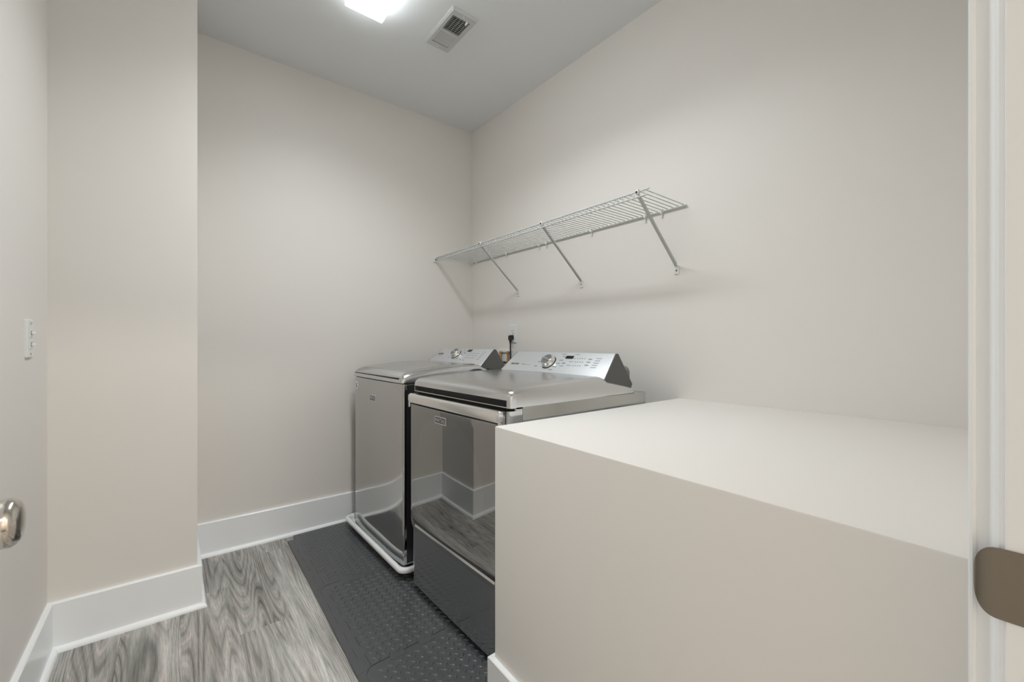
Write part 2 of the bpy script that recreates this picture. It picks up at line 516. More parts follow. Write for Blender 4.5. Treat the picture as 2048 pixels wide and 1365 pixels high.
# open door: only its knob reaches into the picture
HX, HY = JL - 0.002, DW + 0.004
DANG = math.radians(90.8)
dv = Vector((math.cos(DANG), math.sin(DANG), 0))      # along the door, away from the hinge
nv = Vector((math.sin(DANG), -math.cos(DANG), 0))     # face turned towards the room
dr = thing('door_1', (HX, HY, 0.0), 'white door standing open with a satin nickel knob', 'door')
dr['kind'] = 'structure'
dc = Vector((HX, HY, 0)) + dv * 0.381 + nv * 0.021
UZ = Vector((0, 0, 1))
slab = obj('slab', obox(new(), dc + UZ * 1.02, dv, nv, UZ, 0.758, 0.035, 2.02, 0.002), 'trim', dr)
for (a, b) in ((0.20, 0.82), (1.08, 1.90)):
    for s in (-1, 1):
        obj('panel', obox(new(), dc + UZ * (a + b) / 2 + nv * s * 0.0175, dv, nv, UZ, 0.50, 0.008, b - a, 0.003), 'trim', dr)
for hz in (0.2, 1.0, 1.83):
    obj('hinge', lathe(new(), [(0, 0.006), (0.09, 0.006)], (HX, HY, hz), (0, 0, 1), 14), 'nickel', dr, True)
kp = Vector((HX, HY, 0.920)) + dv * 0.700
for s in (1, -1):
    o0 = kp + nv * (0.021 + s * 0.0175)
    rose = obj('rose', lathe(new(), [(0, 0.032), (0.004, 0.032), (0.008, 0.028), (0.010, 0.012)], o0, nv * s), 'nickel', dr, True)
    kb = [(0.008, 0.0115), (0.016, 0.0115), (0.020, 0.0150), (0.026, 0.0205), (0.034, 0.0250), (0.042, 0.0272), (0.047, 0.0270), (0.0515, 0.0245), (0.0545, 0.0200), (0.0560, 0.0140), (0.0568, 0.0070), (0.0570, 0.0)]
    obj('knob', lathe(new(), kb, o0, nv * s, 40), 'nickel', dr, True, 60)

# ------------------------------------------------------------------ ceiling lamp
LX0, LX1, LY0, LY1, LZ = 0.635, 0.815, 0.86, 2.043, 2.700
lamp = thing('ceiling_light', ((LX0 + LX1) / 2, (LY0 + LY1) / 2, ZC), 'lit white wraparound lamp on the ceiling', 'ceiling light')
obj('housing', box(new(), LX0 + 0.012, LX1 - 0.012, LY0 + 0.01, LY1 - 0.01, ZC - 0.022, ZC, 0.002), 'white', lamp)
rings = []
for z, i in ((ZC - 0.020, 0.004), (LZ + 0.014, 0.0), (LZ + 0.005, 0.002), (LZ + 0.0012, 0.006), (LZ, 0.012)):
    rings.append([(a, b, z) for a, b in rrect(LX0 + i, LX1 - i, LY0 + i, LY1 - i, 0.0025, 3)])
obj('lens', loft(new(), rings), 'lens', lamp, True, 60)
al = bpy.data.lights.new('tube_light', 'AREA')
al.shape = 'RECTANGLE'; al.size = LX1 - LX0 - 0.03; al.size_y = LY1 - LY0 - 0.03
al.energy = LAMP_POWER; al.color = LAMP_COLOR[:3]; al.spread = math.radians(LAMP_SPREAD)
ao = bpy.data.objects.new('tube_light', al); COL.objects.link(ao); ao.parent = lamp
ao.location = (0, 0, LZ - 0.003 - ZC)

# ------------------------------------------------------------------ ceiling register
VX0, VX1, VY0, VY1 = 1.065, 1.214, 1.784, 2.092
vent = thing('ceiling_register', ((VX0 + VX1) / 2, (VY0 + VY1) / 2, ZC), 'white metal air register with louvres on the ceiling', 'air vent')
bm = new()
ix0, ix1, iy0, iy1 = VX0 + 0.026, VX1 - 0.026, VY0 + 0.042, VY1 - 0.042
def ringz(a0, a1, b0, b1, z): return [(a0, b0, z), (a1, b0, z), (a1, b1, z), (a0, b1, z)]
loft(bm, [ringz(VX0, VX1, VY0, VY1, ZC), ringz(VX0, VX1, VY0, VY1, ZC - 0.004), ringz(VX0 + 0.010, VX1 - 0.010, VY0 + 0.010, VY1 - 0.010, ZC - 0.011),
          ringz(ix0, ix1, iy0, iy1, ZC - 0.011), ringz(ix0, ix1, iy0, iy1, ZC - 0.0035)], False, False)
obj('frame', bm, 'wire', vent)
obj('throat', box(new(), ix0, ix1, iy0, iy1, ZC - 0.0035, ZC - 0.0005), 'dark', vent)
ym = iy0 + 0.118
obj('divider', box(new(), ix0, ix1, ym - 0.006, ym + 0.006, ZC - 0.0115, ZC - 0.0035), 'wire', vent)
def slat(y, tilt, w=0.009):
    c, s = math.cos(tilt), math.sin(tilt)
    obj('slat', obox(new(), ((ix0 + ix1) / 2, y, ZC - 0.0075), (1, 0, 0), (0, c, s), (0, -s, c), ix1 - ix0, w, 0.0009), 'wire', vent)
n = 9
for i in range(n): slat(iy0 + 0.004 + (ym - 0.008 - iy0 - 0.004) * (i + 0.5) / n, math.radians(62), 0.0075)
n = 8
for i in range(n): slat(ym + 0.008 + (iy1 - ym - 0.010) * (i + 0.5) / n, math.radians(-16), 0.0088)
for i in range(5):
    xx = ix0 + (ix1 - ix0) * (i + 0.5) / 5
    obj('cross_vane', box(new(), xx - 0.0011, xx + 0.0011, iy0, ym - 0.006, ZC - 0.0062, ZC - 0.0036), 'wire', vent)
obj('lever', box(new(), ix1 - 0.022, ix1 - 0.015, iy0 - 0.006, iy0 + 0.014, ZC - 0.020, ZC - 0.010, 0.001), 'white', vent)
for yy in (VY0 + 0.022, VY1 - 0.022):
    obj('screw', lathe(new(), [(0, 0.004), (0.0012, 0.0036), (0.002, 0.0018)], ((VX0 + VX1) / 2, yy, ZC - 0.011), (0, 0, -1), 12), 'white', vent, True)

# ------------------------------------------------------------------ light switch on the left wall
sw = thing('light_switch', (XL, 1.995, 1.139), 'white stacked double light switch on the left wall', 'light switch')
bm = new()
loft(bm, [[(XL, a, b) for a, b in rrect(1.958, 2.031, 1.079, 1.199, 0.004, 3)], [(XL + 0.005, a, b) for a, b in rrect(1.958, 2.031, 1.079, 1.199, 0.004, 3)],
          [(XL + 0.0068, a, b) for a, b in rrect(1.961, 2.028, 1.082, 1.196, 0.004, 3)]])
obj('cover_plate', bm, 'white', sw)
for zc in (1.121, 1.157):
    obj('bezel', box(new(), XL + 0.0066, XL + 0.0085, 1.982, 2.007, zc - 0.014, zc + 0.014, 0.0006), 'white', sw)
    o = obj('toggle', obox(new(), (XL + 0.0125, 1.9945, zc), (0.92, 0.38, 0), (-0.38, 0.92, 0), (0, 0, 1), 0.011, 0.008, 0.008, 0.001), 'white', sw)
    obj('slot', box(new(), XL + 0.0085, XL + 0.0088, 1.986, 2.003, zc - 0.006, zc + 0.006), 'ink', sw)
for zc in (1.091, 1.187):
    obj('screw', lathe(new(), [(0, 0.0035), (0.001, 0.003)], (XL + 0.0068, 1.9945, zc), (1, 0, 0), 12), 'zinc', sw, True)

# ------------------------------------------------------------------ wire shelf
SX0, SX1, SY0, SY1, SZ = 1.512, XR - 0.008, 1.020, YB - 0.006, 1.757
sh = thing('wire_shelf', (XR, 1.9, 1.47), 'white wire shelf on diagonal braces above the machines', 'shelf')
rw = 0.0030
obj('rail', tube(new(), [(SX1, SY0 - 0.010, SZ - 0.006), (SX1, SY1, SZ - 0.006)], 0.0042), 'wire', sh, True)
obj('rail', tube(new(), [(SX0 - 0.001, SY0 - 0.020, SZ - 0.003), (SX0 - 0.001, SY1, SZ - 0.003)], 0.0034), 'wire', sh, True)
obj('rail', tube(new(), [(SX0 - 0.003, SY0 - 0.014, SZ - 0.026), (SX0 - 0.003, SY1, SZ - 0.026)], 0.0034), 'wire', sh, True)
bm = tube(new(), [(SX1, 0, 0), (SX0 + 0.010, 0, 0), (SX0 + 0.003, 0, -0.002), (SX0 + 0.0005, 0, -0.008), (SX0, 0, -0.028)], 0.0021, 6)
w0 = obj('deck_wire', bm, 'wire', sh, True, 60)
nw = 66
base = BASE[sh.name]
for i in range(nw):
    o = w0 if i == 0 else w0.copy()
    if i: COL.objects.link(o); o.parent = sh
    # mesh is stored relative to the shelf base; shift it to its own place
    o.location = (0, SY0 + 0.004 + (SY1 - SY0 - 0.010) * i / (nw - 1), SZ)
for k, yb in enumerate((1.055, 1.640, 2.205)):
    a = Vector((SX0 + 0.004, yb, SZ - 0.018)); b = Vector((XR - 0.006, yb + 0.006, 1.482))
    d = (b - a).normalized(); sY = Vector((0, 1, 0)); sY = (sY - d * sY.dot(d)).normalized(); nn = d.cross(sY)
    bm = new()
    obox(bm, (a + b) / 2, d, sY, nn, (b - a).length, 0.013, 0.0025)
    for s in (-1, 1): obox(bm, (a + b) / 2 + sY * s * 0.0058 + nn * (0.003), d, sY, nn, (b - a).length - 0.02, 0.0015, 0.007)
    br = obj('brace', bm, 'wire', sh)
    obj('foot_plate', box(new(), XR - 0.004, XR, yb - 0.006, yb + 0.018, 1.445, 1.487, 0.0015), 'white', br)
    obj('screw', lathe(new(), [(0, 0.0045), (0.002, 0.0035)], (XR - 0.004, yb + 0.006, 1.462), (-1, 0, 0), 12), 'zinc', br, True)
    obj('hook_clip', box(new(), SX0 - 0.008, SX0 + 0.008, yb - 0.008, yb + 0.008, SZ - 0.014, SZ + 0.006, 0.002), 'white', br)
    obj('rivet', lathe(new(), [(0, 0.005), (0.003, 0.004)], (SX0 - 0.008, yb, SZ - 0.006), (-1, 0, 0), 10), 'dark', br, True)
# end bracket on the back wall
ebr = obj('end_bracket', box(new(), SX0 - 0.020, SX0 + 0.014, YB - 0.010, YB, SZ - 0.036, SZ + 0.004, 0.002), 'white', sh)
obj('screw', lathe(new(), [(0, 0.005), (0.003, 0.004)], (SX0 - 0.006, YB - 0.010, SZ - 0.018), (0, -1, 0), 10), 'dark', ebr, True)
for yb in (1.135, 1.225, 1.567, 1.93, 1.995, 2.33, 2.70, 2.755):
    bm = new()
    box(bm, XR - 0.016, XR, yb - 0.006, yb + 0.006, SZ - 0.016, SZ + 0.006, 0.002)
    box(bm, XR - 0.010, XR - 0.002, yb - 0.003, yb + 0.003, SZ - 0.034, SZ - 0.014, 0.001)
    obj('wall_clip', bm, 'white', sh)

# ------------------------------------------------------------------ outlet, plug, valve box on the right wall
ol = thing('wall_outlet', (XR, 2.265, 1.194), 'white duplex outlet on the wall behind the machines', 'outlet')
bm = new()
oc = 2.2645
loft(bm, [[(XR, a, b) for a, b in rrect(oc - 0.0365, oc + 0.0365, 1.133, 1.254, 0.003, 3)], [(XR - 0.004, a, b) for a, b in rrect(oc - 0.0365, oc + 0.0365, 1.133, 1.254, 0.003, 3)],
          [(XR - 0.006, a, b) for a, b in rrect(oc - 0.034, oc + 0.034, 1.136, 1.251, 0.003, 3)]])
obj('cover_plate', bm, 'white', ol)
for zc in (1.174, 1.213):
    r_ = obj('receptacle', prism(new(), rrect(oc - 0.017, oc + 0.017, zc - 0.014, zc + 0.014, 0.008, 4), XR - 0.008, XR - 0.0055, 'x'), 'white', ol)
    for dy in (-0.0065, 0.0065):
        obj('slot', box(new(), XR - 0.0083, XR - 0.008, oc + dy - 0.0012, oc + dy + 0.0012, zc - 0.001, zc + 0.008), 'dark', r_)
    obj('slot', lathe(new(), [(0, 0.0025), (0.0003, 0.0025)], (XR - 0.008, oc, zc - 0.007), (-1, 0, 0), 10), 'dark', r_)
obj('screw', lathe(new(), [(0, 0.003), (0.001, 0.0025)], (XR - 0.006, oc, 1.194), (-1, 0, 0), 10), 'zinc', ol, True)

pc = thing('power_cord', (XR - 0.03, oc, 1.02), 'black power cord plugged into the outlet', 'power cord')
bm = new()
loft(bm, [[(XR - 0.009, a, b) for a, b in rrect(oc - 0.015, oc + 0.015, 1.158, 1.186, 0.006, 3)], [(XR - 0.022, a, b) for a, b in rrect(oc - 0.014, oc + 0.014, 1.154, 1.186, 0.007, 3)],
          [(XR - 0.036, a, b) for a, b in rrect(oc - 0.011, oc + 0.011, 1.150, 1.183, 0.006, 3)]])
plug = obj('plug', bm, 'black', pc, True, 50)
obj('strain_relief', lathe(new(), [(0, 0.010), (0.014, 0.0085), (0.030, 0.0048), (0.034, 0.0046)], (XR - 0.026, oc, 1.157), (0, 0, -1), 14), 'black', pc, True)
obj('cable', tube(new(), [(XR - 0.026, oc, 1.13), (XR - 0.026, oc, 1.05), (XR - 0.028, oc - 0.004, 0.98), (XR - 0.03, oc - 0.02, 0.86), (XR - 0.04, oc - 0.06, 0.6)], 0.0046), 'black', pc, True)

vb = thing('washer_valve_box', (XR, 2.345, 1.0), 'white recessed washer supply box with brass taps', 'valve box')
bm = new()
for (y0, y1, z0, z1) in ((2.258, 2.432, 1.066, 1.084), (2.258, 2.432, 0.905, 0.925), (2.258, 2.276, 0.925, 1.066), (2.414, 2.432, 0.925, 1.066)):
    box(bm, XR - 0.012, XR, y0, y1, z0, z1, 0.002)
obj('frame', bm, 'white', vb)
obj('back_panel', box(new(), XR - 0.003, XR, 2.274, 2.416, 0.923, 1.068), 'white', vb)
for yy in (2.305, 2.385):
    pp = obj('supply_pipe', tube(new(), [(XR - 0.016, yy, 0.93), (XR - 0.016, yy, 1.075)], 0.0075, 12), 'copper', vb, True)
    tp = obj('tap', lathe(new(), [(0, 0.010), (0.022, 0.010), (0.024, 0.006), (0.036, 0.006)], (XR - 0.016, yy, 1.0), (-1, 0, 0), 14), 'brass', vb, True)
    obj('handle', box(new(), XR - 0.058, XR - 0.050, yy - 0.018, yy + 0.018, 0.993, 1.007, 0.002), 'white' if yy > 2.35 else 'black', tp)
obj('label_mark', box(new(), XR - 0.0135, XR - 0.0125, 2.283, 2.291, 1.068, 1.074), 'dark', vb)

# ------------------------------------------------------------------ foam mats
MT = 0.011
def mrot(x, y):
    # the tiles were pushed together a little out of square
    return (x + 0.023 * (y - 1.75), y + 0.038 * (x - 0.535))
def teeth(p0, p1, depth, n, phase=0, margin=0.022):
    """dovetail edge from p0 to p1; teeth to the left of the direction, plain ends"""
    p0, p1 = Vector(p0), Vector(p1)
    d = (p1 - p0).normalized(); nn = Vector((-d.y, d.x))
    L = ((p1 - p0).length - 2 * margin) / n
    out = [p0]
    for i in range(n):
        s = 1 if (i + phase) % 2 == 0 else -1
        a = p0 + d * (margin + L * i); b = a + d * L
        out.append(a + nn * (s * depth / 2) - d * 0.0035)
        out.append(b + nn * (s * depth / 2) + d * 0.0035)
    return out + [p1]
X0, X1 = 0.5345, 1.1495
ROWS = [(2.056, 2.728), (1.441, 2.056), (0.826, 1.441)]
G = 0.0014
def tile(y0, y1, name, label, notch=None, top_flat=False, smooth_zone=False):
    pts = []
    n = 10
    yy1 = y0 + 0.615
    # bottom edge (left to right), room above: teeth alternate
    bot = [Vector(p) for p in teeth((X0, y0 + G), (X1, y0 + G), 0.024, n, 0)]
    left = [Vector(p) for p in teeth((X0, min(y1, yy1)), (X0, y0), 0.030, n, 1)]
    top = [Vector((X1, y1)), Vector((X0, y1))] if top_flat else [Vector(p) for p in reversed(teeth((X0, y1 - G), (X1, y1 - G), 0.024, n, 0))]
    if notch:
        pts = [Vector((X0, y0)), Vector((notch[0], y0)), Vector((notch[0], notch[1])), Vector((X1, notch[1]))]
        pts += top
        pts += left
    else:
        pts = bot + top + left
    # drop near-duplicate neighbours
    q = []
    for p in pts:
        if not q or (p - q[-1]).length > 1e-4: q.append(p)
    if (q[0] - q[-1]).length < 1e-4: q.pop()
    q = [Vector(mrot(p.x, p.y)) for p in q]
    t = thing(name, ((X0 + X1) / 2, (y0 + y1) / 2, 0), label, 'floor mat', 'interlocking foam floor tiles')
    bm = new()
    prism(bm, [(p.x, p.y) for p in q], 0.0, MT)
    es = [e for e in bm.edges if all(v.co.z > MT - 1e-5 for v in e.verts)]
    bmesh.ops.bevel(bm, geom=es, offset=0.0008, segments=1, affect='EDGES')
    bmesh.ops.triangulate(bm, faces=[f for f in bm.faces if len(f.verts) > 4])
    obj('foam_sheet', bm, 'foam', t)
    # raised diamond tread
    tb = new()
    S = 0.0350
    j0 = int(y0 / S) - 1; j1 = int(y1 / S) + 2
    for i in range(int(X0 / S), int(X1 / S) + 1):
        for j in range(j0, j1):
            for k, ang in ((0, -45), (1, 45)):
                cx = (i + 0.5 * k) * S + 0.004; cy = (j + 0.5 * k) * S + 0.012
                if not (X0 + 0.016 < cx < X1 - 0.012 and y0 + 0.014 < cy < y1 - 0.014): continue
                if notch and cy < notch[1] + 0.015 and cx > notch[0] - 0.012: continue
                a = math.radians(ang); ca, sa = math.cos(a), math.sin(a)
                Lh, Wh, Hh = 0.0135, 0.0042, 0.0030 if not smooth_zone else 0.0016
                def lens(f, h):
                    out = []
                    for px_, py_ in ((-1, 0), (-.62, -.62), (0, -1), (.62, -.62), (1, 0), (.62, .62), (0, 1), (-.62, .62)):
                        qx, qy = px_ * Lh * (0.35 + 0.65 * f), py_ * Wh * f
                        wx, wy = mrot(cx + qx * ca - qy * sa, cy + qx * sa + qy * ca)
                        out.append(tb.verts.new((wx, wy, MT + h)))
                    return out
                r0, r1, r2 = lens(1.0, -0.0003), lens(0.66, Hh * 0.72), lens(0.22, Hh)
                for p_, q_ in ((r0, r1), (r1, r2)):
                    for i_ in range(8): tb.faces.new((p_[i_], p_[(i_ + 1) % 8], q_[(i_ + 1) % 8], q_[i_]))
                tb.faces.new(r2)
    o = obj('tread_pattern', tb, 'foam', t, True, 80)
    o['kind'] = 'stuff'
    return t
tile(*ROWS[0], 'foam_mat_tile', 'black foam floor tile against the end wall in front of the washer', top_flat=True, smooth_zone=True)
tile(*ROWS[1], 'foam_mat_tile', 'middle black diamond-tread foam floor tile in front of the dryer')
tile(*ROWS[2], 'foam_mat_tile', 'nearest black diamond-tread foam floor tile by the boxed ledge', notch=(0.690, 1.080))
def strip(y0, y1, label, n=10):
    left = [Vector((p.x - G, p.y)) for p in reversed(teeth((X0, y0 + 0.615), (X0, y0), 0.030, n, 1))]
    pts = [Vector((0.4955, y0 + 0.0005)), *left, Vector((0.4955, y1 - 0.0005))]
    pts = [Vector((p.x, min(max(p.y, y0 + 0.0005), y1 - 0.0005))) for p in pts]
    q = []
    for p in pts:
        if not q or (p - q[-1]).length > 1e-4: q.append(p)
    q = [mrot(p.x, p.y) for p in q]
    bm = new(); prism(bm, q, 0, MT)
    es = [e for e in bm.edges if all(v.co.z > MT - 1e-5 for v in e.verts)]
    bmesh.ops.bevel(bm, geom=es, offset=0.0008, segments=1, affect='EDGES')
    bmesh.ops.triangulate(bm, faces=[f for f in bm.faces if len(f.verts) > 4])
    o = obj('mat_edge_strip', bm, 'foam')
    return tag(o, label, 'mat edging', 'edge strips of the foam floor')
strip(ROWS[0][0], 2.671, 'black foam edge strip nearest the end wall baseboard')
strip(*ROWS[1], 'black foam edge strip along the middle floor tile')
strip(*ROWS[2], 'black foam edge strip nearest the camera')

# ------------------------------------------------------------------ drain pan under the washer
pan = thing('drain_pan', (1.22, 2.262, MT), 'white plastic drain pan under the washer', 'drain pan')
PX0, PX1, PY0, PY1 = 0.833, 1.650, 1.864, 2.704
def prr(i, z, r): return [(a, b, z) for a, b in rrect(PX0 + i, PX1 - i, PY0 + i, PY1 - i, r, 8)]
bm = new()
loft(bm, [prr(0.058, MT, 0.02), prr(0.020, 0.048, 0.034), prr(0.008, 0.053, 0.036)], True, False)
loft(bm, [prr(0.008, 0.053, 0.036), prr(0.040, 0.036, 0.03), prr(0.062, 0.020, 0.02)], False, True)
obj('tray', bm, 'panw', pan, True, 60)
bm = new()
prof = [(0.010, 0.046), (0.001, 0.048), (0.0, 0.058), (0.003, 0.066), (0.010, 0.070), (0.019, 0.068), (0.024, 0.060), (0.026, 0.046)]
R = [prr(i, z, 0.045 - i * 0.5) for i, z in prof]
loft(bm, R + [R[0]], False, False)
bmesh.ops.remove_doubles(bm, verts=bm.verts, dist=1e-6)
obj('rim', bm, 'panw', pan, True, 70)

# ------------------------------------------------------------------ appliance helpers
def lid_loft(bm, secs, y0, y1, r=0.022, crown=0.004, zside=0.0, seg=5):
    """secs: (x, ztop, yinset, zbot); section runs from one foot over the rounded top to the other"""
    rings = []
    for x, zt, yi, zb in secs:
        a, b = y0 + yi, y1 - yi
        h = max(zt - zb, 0.002); rr = min(r, h * 0.95)
        ring = [(x, a, zb)]
        for k in range(seg + 1):
            t = math.radians(180 - 90 * k / seg)
            ring.append((x, a + rr + rr * math.cos(t), zt - rr + rr * math.sin(t)))
        m = 8
        for k in range(1, m):
            f = k / m
            ring.append((x, a + rr + (b - a - 2 * rr) * f, zt + crown * math.sin(math.pi * f)))
        for k in range(seg + 1):
            t = math.radians(90 - 90 * k / seg)
            ring.append((x, b - rr + rr * math.cos(t), zt - rr + rr * math.sin(t)))
        ring.append((x, b, zb))
        rings.append(ring)
    return loft(bm, rings)

def console(name, parent, fb, ft, y0, y1, inset):
    """fb, ft: (x, z) of the front face's lower and upper edge"""
    prof = [fb, ft, (ft[0] + 0.014, ft[1] - 0.003), (ft[0] + 0.078, fb[1] - 0.030), (ft[0] + 0.070, fb[1] - 0.045), (fb[0] + 0.012, fb[1] - 0.012)]
    bm = new()
    def ring(y, s):
        out = []
        for (x, z) in prof:
            f = max(0, min(1, (z - fb[1]) / (ft[1] - fb[1])))
            out.append((x, y + s * inset * f, z))
        return out
    loft(bm, [ring(y0, 1), ring(y1, -1)])
    bmesh.ops.recalc_face_normals(bm, faces=bm.faces)
    bm.edges.ensure_lookup_table()
    fl = Vector((fb[0], 0, fb[1])); fu = Vector((ft[0], 0, ft[1]))
    es = []
    for e in bm.edges:
        on = [abs((v.co.x - fb[0]) * (ft[1] - fb[1]) - (v.co.z - fb[1]) * (ft[0] - fb[0])) < 1e-5 for v in e.verts]
        if all(on): es.append(e)
    bmesh.ops.bevel(bm, geom=es, offset=0.007, segments=4, affect='EDGES', profile=0.5)
    c = obj(name, bm, 'console', parent, True, 30)
    for (y, s, o_) in ((y0, 1, -0.0012), (y1, -1, 0.0012)):
        bm = new()
        cx = sum(p[0] for p in prof) / 6; cz = sum(p[1] for p in prof) / 6
        def rg(off):
            out = []
            for (x, z) in prof:
                x2, z2 = cx + (x - cx) * 0.975, cz + (z - cz) * 0.975
                f = max(0, min(1, (z2 - fb[1]) / (ft[1] - fb[1])))
                out.append((x2, y + s * inset * f + off, z2))
            return out
        loft(bm, [rg(-o_ * 2), rg(o_)])
        obj('end_cap', bm, 'cap', c)
    return c

class Face:
    """coordinates on the sloping console face: y across, s 0..1 up the face"""
    def __init__(self, fb, ft):
        self.o = Vector((fb[0], 0, fb[1])); self.v = Vector((ft[0] - fb[0], 0, ft[1] - fb[1]))
        self.up = self.v.normalized(); self.right = Vector((0, -1, 0)); self.n = self.right.cross(self.up)
    def at(self, y, s, h=0.0): return self.o + self.v * s + Vector((0, y, 0)) + self.n * h
    def bar(self, bm, y, s, w, h, d=0.0004):
        return obox(bm, self.at(y, s, d / 2), self.right, self.up, self.n, w, h, d)

def control_knob(parent, F, y, s, r):
    k = obj('control_knob', lathe(new(), [(0, r), (0.006, r), (0.007, r * 0.97), (0.022, r * 0.90), (0.025, r * 0.86), (0.026, r * 0.80)], F.at(y, s), F.n, 36), 'chrome', parent, True, 40)
    obj('collar', lathe(new(), [(0.0003, r * 1.10), (0.0016, r * 1.08)], F.at(y, s), F.n, 36), 'black', k, True)
    for sg in (1, -1):
        pts = []
        for a in range(0, 181, 12):
            t = math.radians(a)
            px_, py_ = r * 0.76 * math.cos(t), max(r * 0.76 * math.sin(t), 0) + r * 0.10
            if math.hypot(px_, py_) > r * 0.78:
                q = r * 0.78 / math.hypot(px_, py_); px_ *= q; py_ *= q
            pts.append((px_, py_ * sg))
        bm = new()
        ang = math.radians(-18)
        for h in (0.0262, 0.0270):
            pass
        v0 = []; v1 = []
        for a, b in pts:
            a2, b2 = a * math.cos(ang) - b * math.sin(ang), a * math.sin(ang) + b * math.cos(ang)
            c = F.at(y, s, 0.0258) + F.right * a2 + F.up * b2
            v0.append(bm.verts.new(c)); v1.append(bm.verts.new(c + F.n * 0.0012))
        bm.faces.new(v0); bm.faces.new(v1)
        for i in range(len(v0)):
            j = (i + 1) % len(v0)
            bm.faces.new((v0[i], v0[j], v1[j], v1[i]))
        obj('grip_insert', bm, 'knobgrey', k)
    bm = new()
    ang = math.radians(-18)
    ax = F.right * math.cos(ang) + F.up * math.sin(ang); ay = F.n.cross(ax)
    obox(bm, F.at(y, s, 0.028), ax, ay, F.n, r * 1.75, r * 0.17, 0.006, 0.001)
    obj('pointer', bm, 'bright', k)
    return k

def badge(parent, xf, yc, zc, w, h):
    """raised nameplate on a front facing -X"""
    b = obj('badge', prism(new(), rrect(yc - w / 2, yc + w / 2, zc - h / 2, zc + h / 2, 0.002, 3), xf - 0.003, xf + 0.002, 'x'), 'lightink', parent)
    b['label'] = 'small dark nameplate with a silver border'
    obj('badge_field', prism(new(), rrect(yc - w / 2 + 0.004, yc + w / 2 - 0.004, zc - h / 2 + 0.004, zc + h / 2 - 0.004, 0.001, 2), xf - 0.0034, xf - 0.0029, 'x'), 'badge', b)
    lettering('badge_lettering', 'MAYTAG', 'lightink', b, (xf - 0.0036, yc, zc), (0, -1, 0), (0, 0, 1), h * 0.50, w * 0.80, 0.0003, 0.0)
    return b

def front_outline(xf, xb, y0, y1, bulge, rc):
    """plan outline: slightly bowed front (towards -X) with rounded front corners"""
    pts = []
    n = 28
    yc, hw = (y0 + y1) / 2, (y1 - y0) / 2 - rc
    fr = []
    for i in range(n + 1):
        t = -1 + 2 * i / n
        fr.append((xf + bulge * abs(t) ** 4, yc + hw * t))
    xa = xf + bulge
    c1 = [(xa + rc - rc * math.cos(math.radians(a)), y1 - rc + rc * math.sin(math.radians(a))) for a in range(15, 91, 15)]
    c0 = [(xa + rc - rc * math.cos(math.radians(a)), y0 + rc - rc * math.sin(math.radians(a))) for a in range(90, 14, -15)]
    return c0 + fr + c1 + [(xb, y1), (xb, y0)]

# ------------------------------------------------------------------ washer
WY0, WY1, WX, WB = 1.958, 2.654, 0.876, 1.600
wa = thing('washing_machine', (1.24, 2.294, 0.024), 'slate grey top-loading washer standing in a white pan', 'washing machine')
bm = new()
prism(bm, front_outline(WX, WB, WY0, WY1, 0.011, 0.009), 0.040, 0.926)
obj('cabinet', bm, 'slate', wa, True, 40)
for a in (0.93, 1.54):
    for b in (2.00, 2.59):
        obj('foot', lathe(new(), [(0, 0.022), (0.008, 0.022), (0.010, 0.012), (0.020, 0.012)], (a, b, 0.0205), (0, 0, 1), 16), 'black', wa, True)
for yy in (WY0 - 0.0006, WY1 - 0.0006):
    obj('gap_shade_panel', box(new(), WX + 0.030, WB - 0.002, yy, yy + 0.0012, 0.045, 0.921), 'gapshade', wa)  # near-black sheets paint the shade of the gap onto the slate cabinet
obj('seam', prism(new(), front_outline(WX + 0.004, WB - 0.005, WY0 + 0.004, WY1 - 0.004, 0.011, 0.009), 0.926, 0.931), 'dark', wa)
bm = new()
lid_loft(bm, [(WX + 0.001, 0.944, 0.014, 0.931), (WX + 0.003, 0.955, 0.006, 0.931), (WX + 0.010, 0.964, 0.001, 0.931), (WX + 0.026, 0.973, 0, 0.931), (0.94, 0.983, 0, 0.931), (1.04, 0.996, 0, 0.931), (1.16, 1.005, 0, 0.931),
              (1.28, 1.009, 0, 0.931), (1.345, 1.008, 0, 0.931), (1.40, 0.985, 0, 0.931), (1.545, 0.955, 0.004, 0.931), (1.56, 0.935, 0.01, 0.931)], WY0, WY1, 0.026, 0.003)
obj('top_cover', bm, 'lid', wa, True, 40)
# lid: thin plate following the top, with its front grip over a dark slot
def lid_z(x):
    P = [(0.876, 0.958), (0.902, 0.975), (0.94, 0.985), (1.04, 0.998), (1.16, 1.0075), (1.28, 1.0115), (1.36, 1.0105)]
    for (a, za), (b, zb) in zip(P[:-1], P[1:]):
        if x <= b: return za + (zb - za) * (x - a) / (b - a)
    return P[-1][1]
ld = None
bm = new()
rings = []
for x in (0.880, 0.884, 0.892, 0.905, 0.94, 1.0, 1.08, 1.16, 1.24, 1.325):
    z = lid_z(x) + 0.002
    yi = 0.030 if x > 0.885 else 0.033
    rings.append([(x, WY0 + yi, z - 0.006), (x, WY0 + yi, z - 0.001), (x, WY0 + yi + 0.006, z + 0.001), (x, (WY0 + WY1) / 2, z + 0.003), (x, WY1 - yi - 0.006, z + 0.001), (x, WY1 - yi, z - 0.001), (x, WY1 - yi, z - 0.006)])
loft(bm, rings)
ld = obj('lid', bm, 'lid', wa, True, 40)
bm = new()
rings = []
for x in (0.922, 0.94, 1.0, 1.08, 1.16, 1.24, 1.318):
    z = lid_z(x) + 0.0045
    rings.append([(x, WY0 + 0.040, z - 0.003), (x, WY0 + 0.040, z - 0.0006), (x, (WY0 + WY1) / 2, z + 0.0016), (x, WY1 - 0.040, z - 0.0006), (x, WY1 - 0.040, z - 0.003)])
loft(bm, rings)
obj('glass_panel', bm, 'lidtop', ld, True, 40)
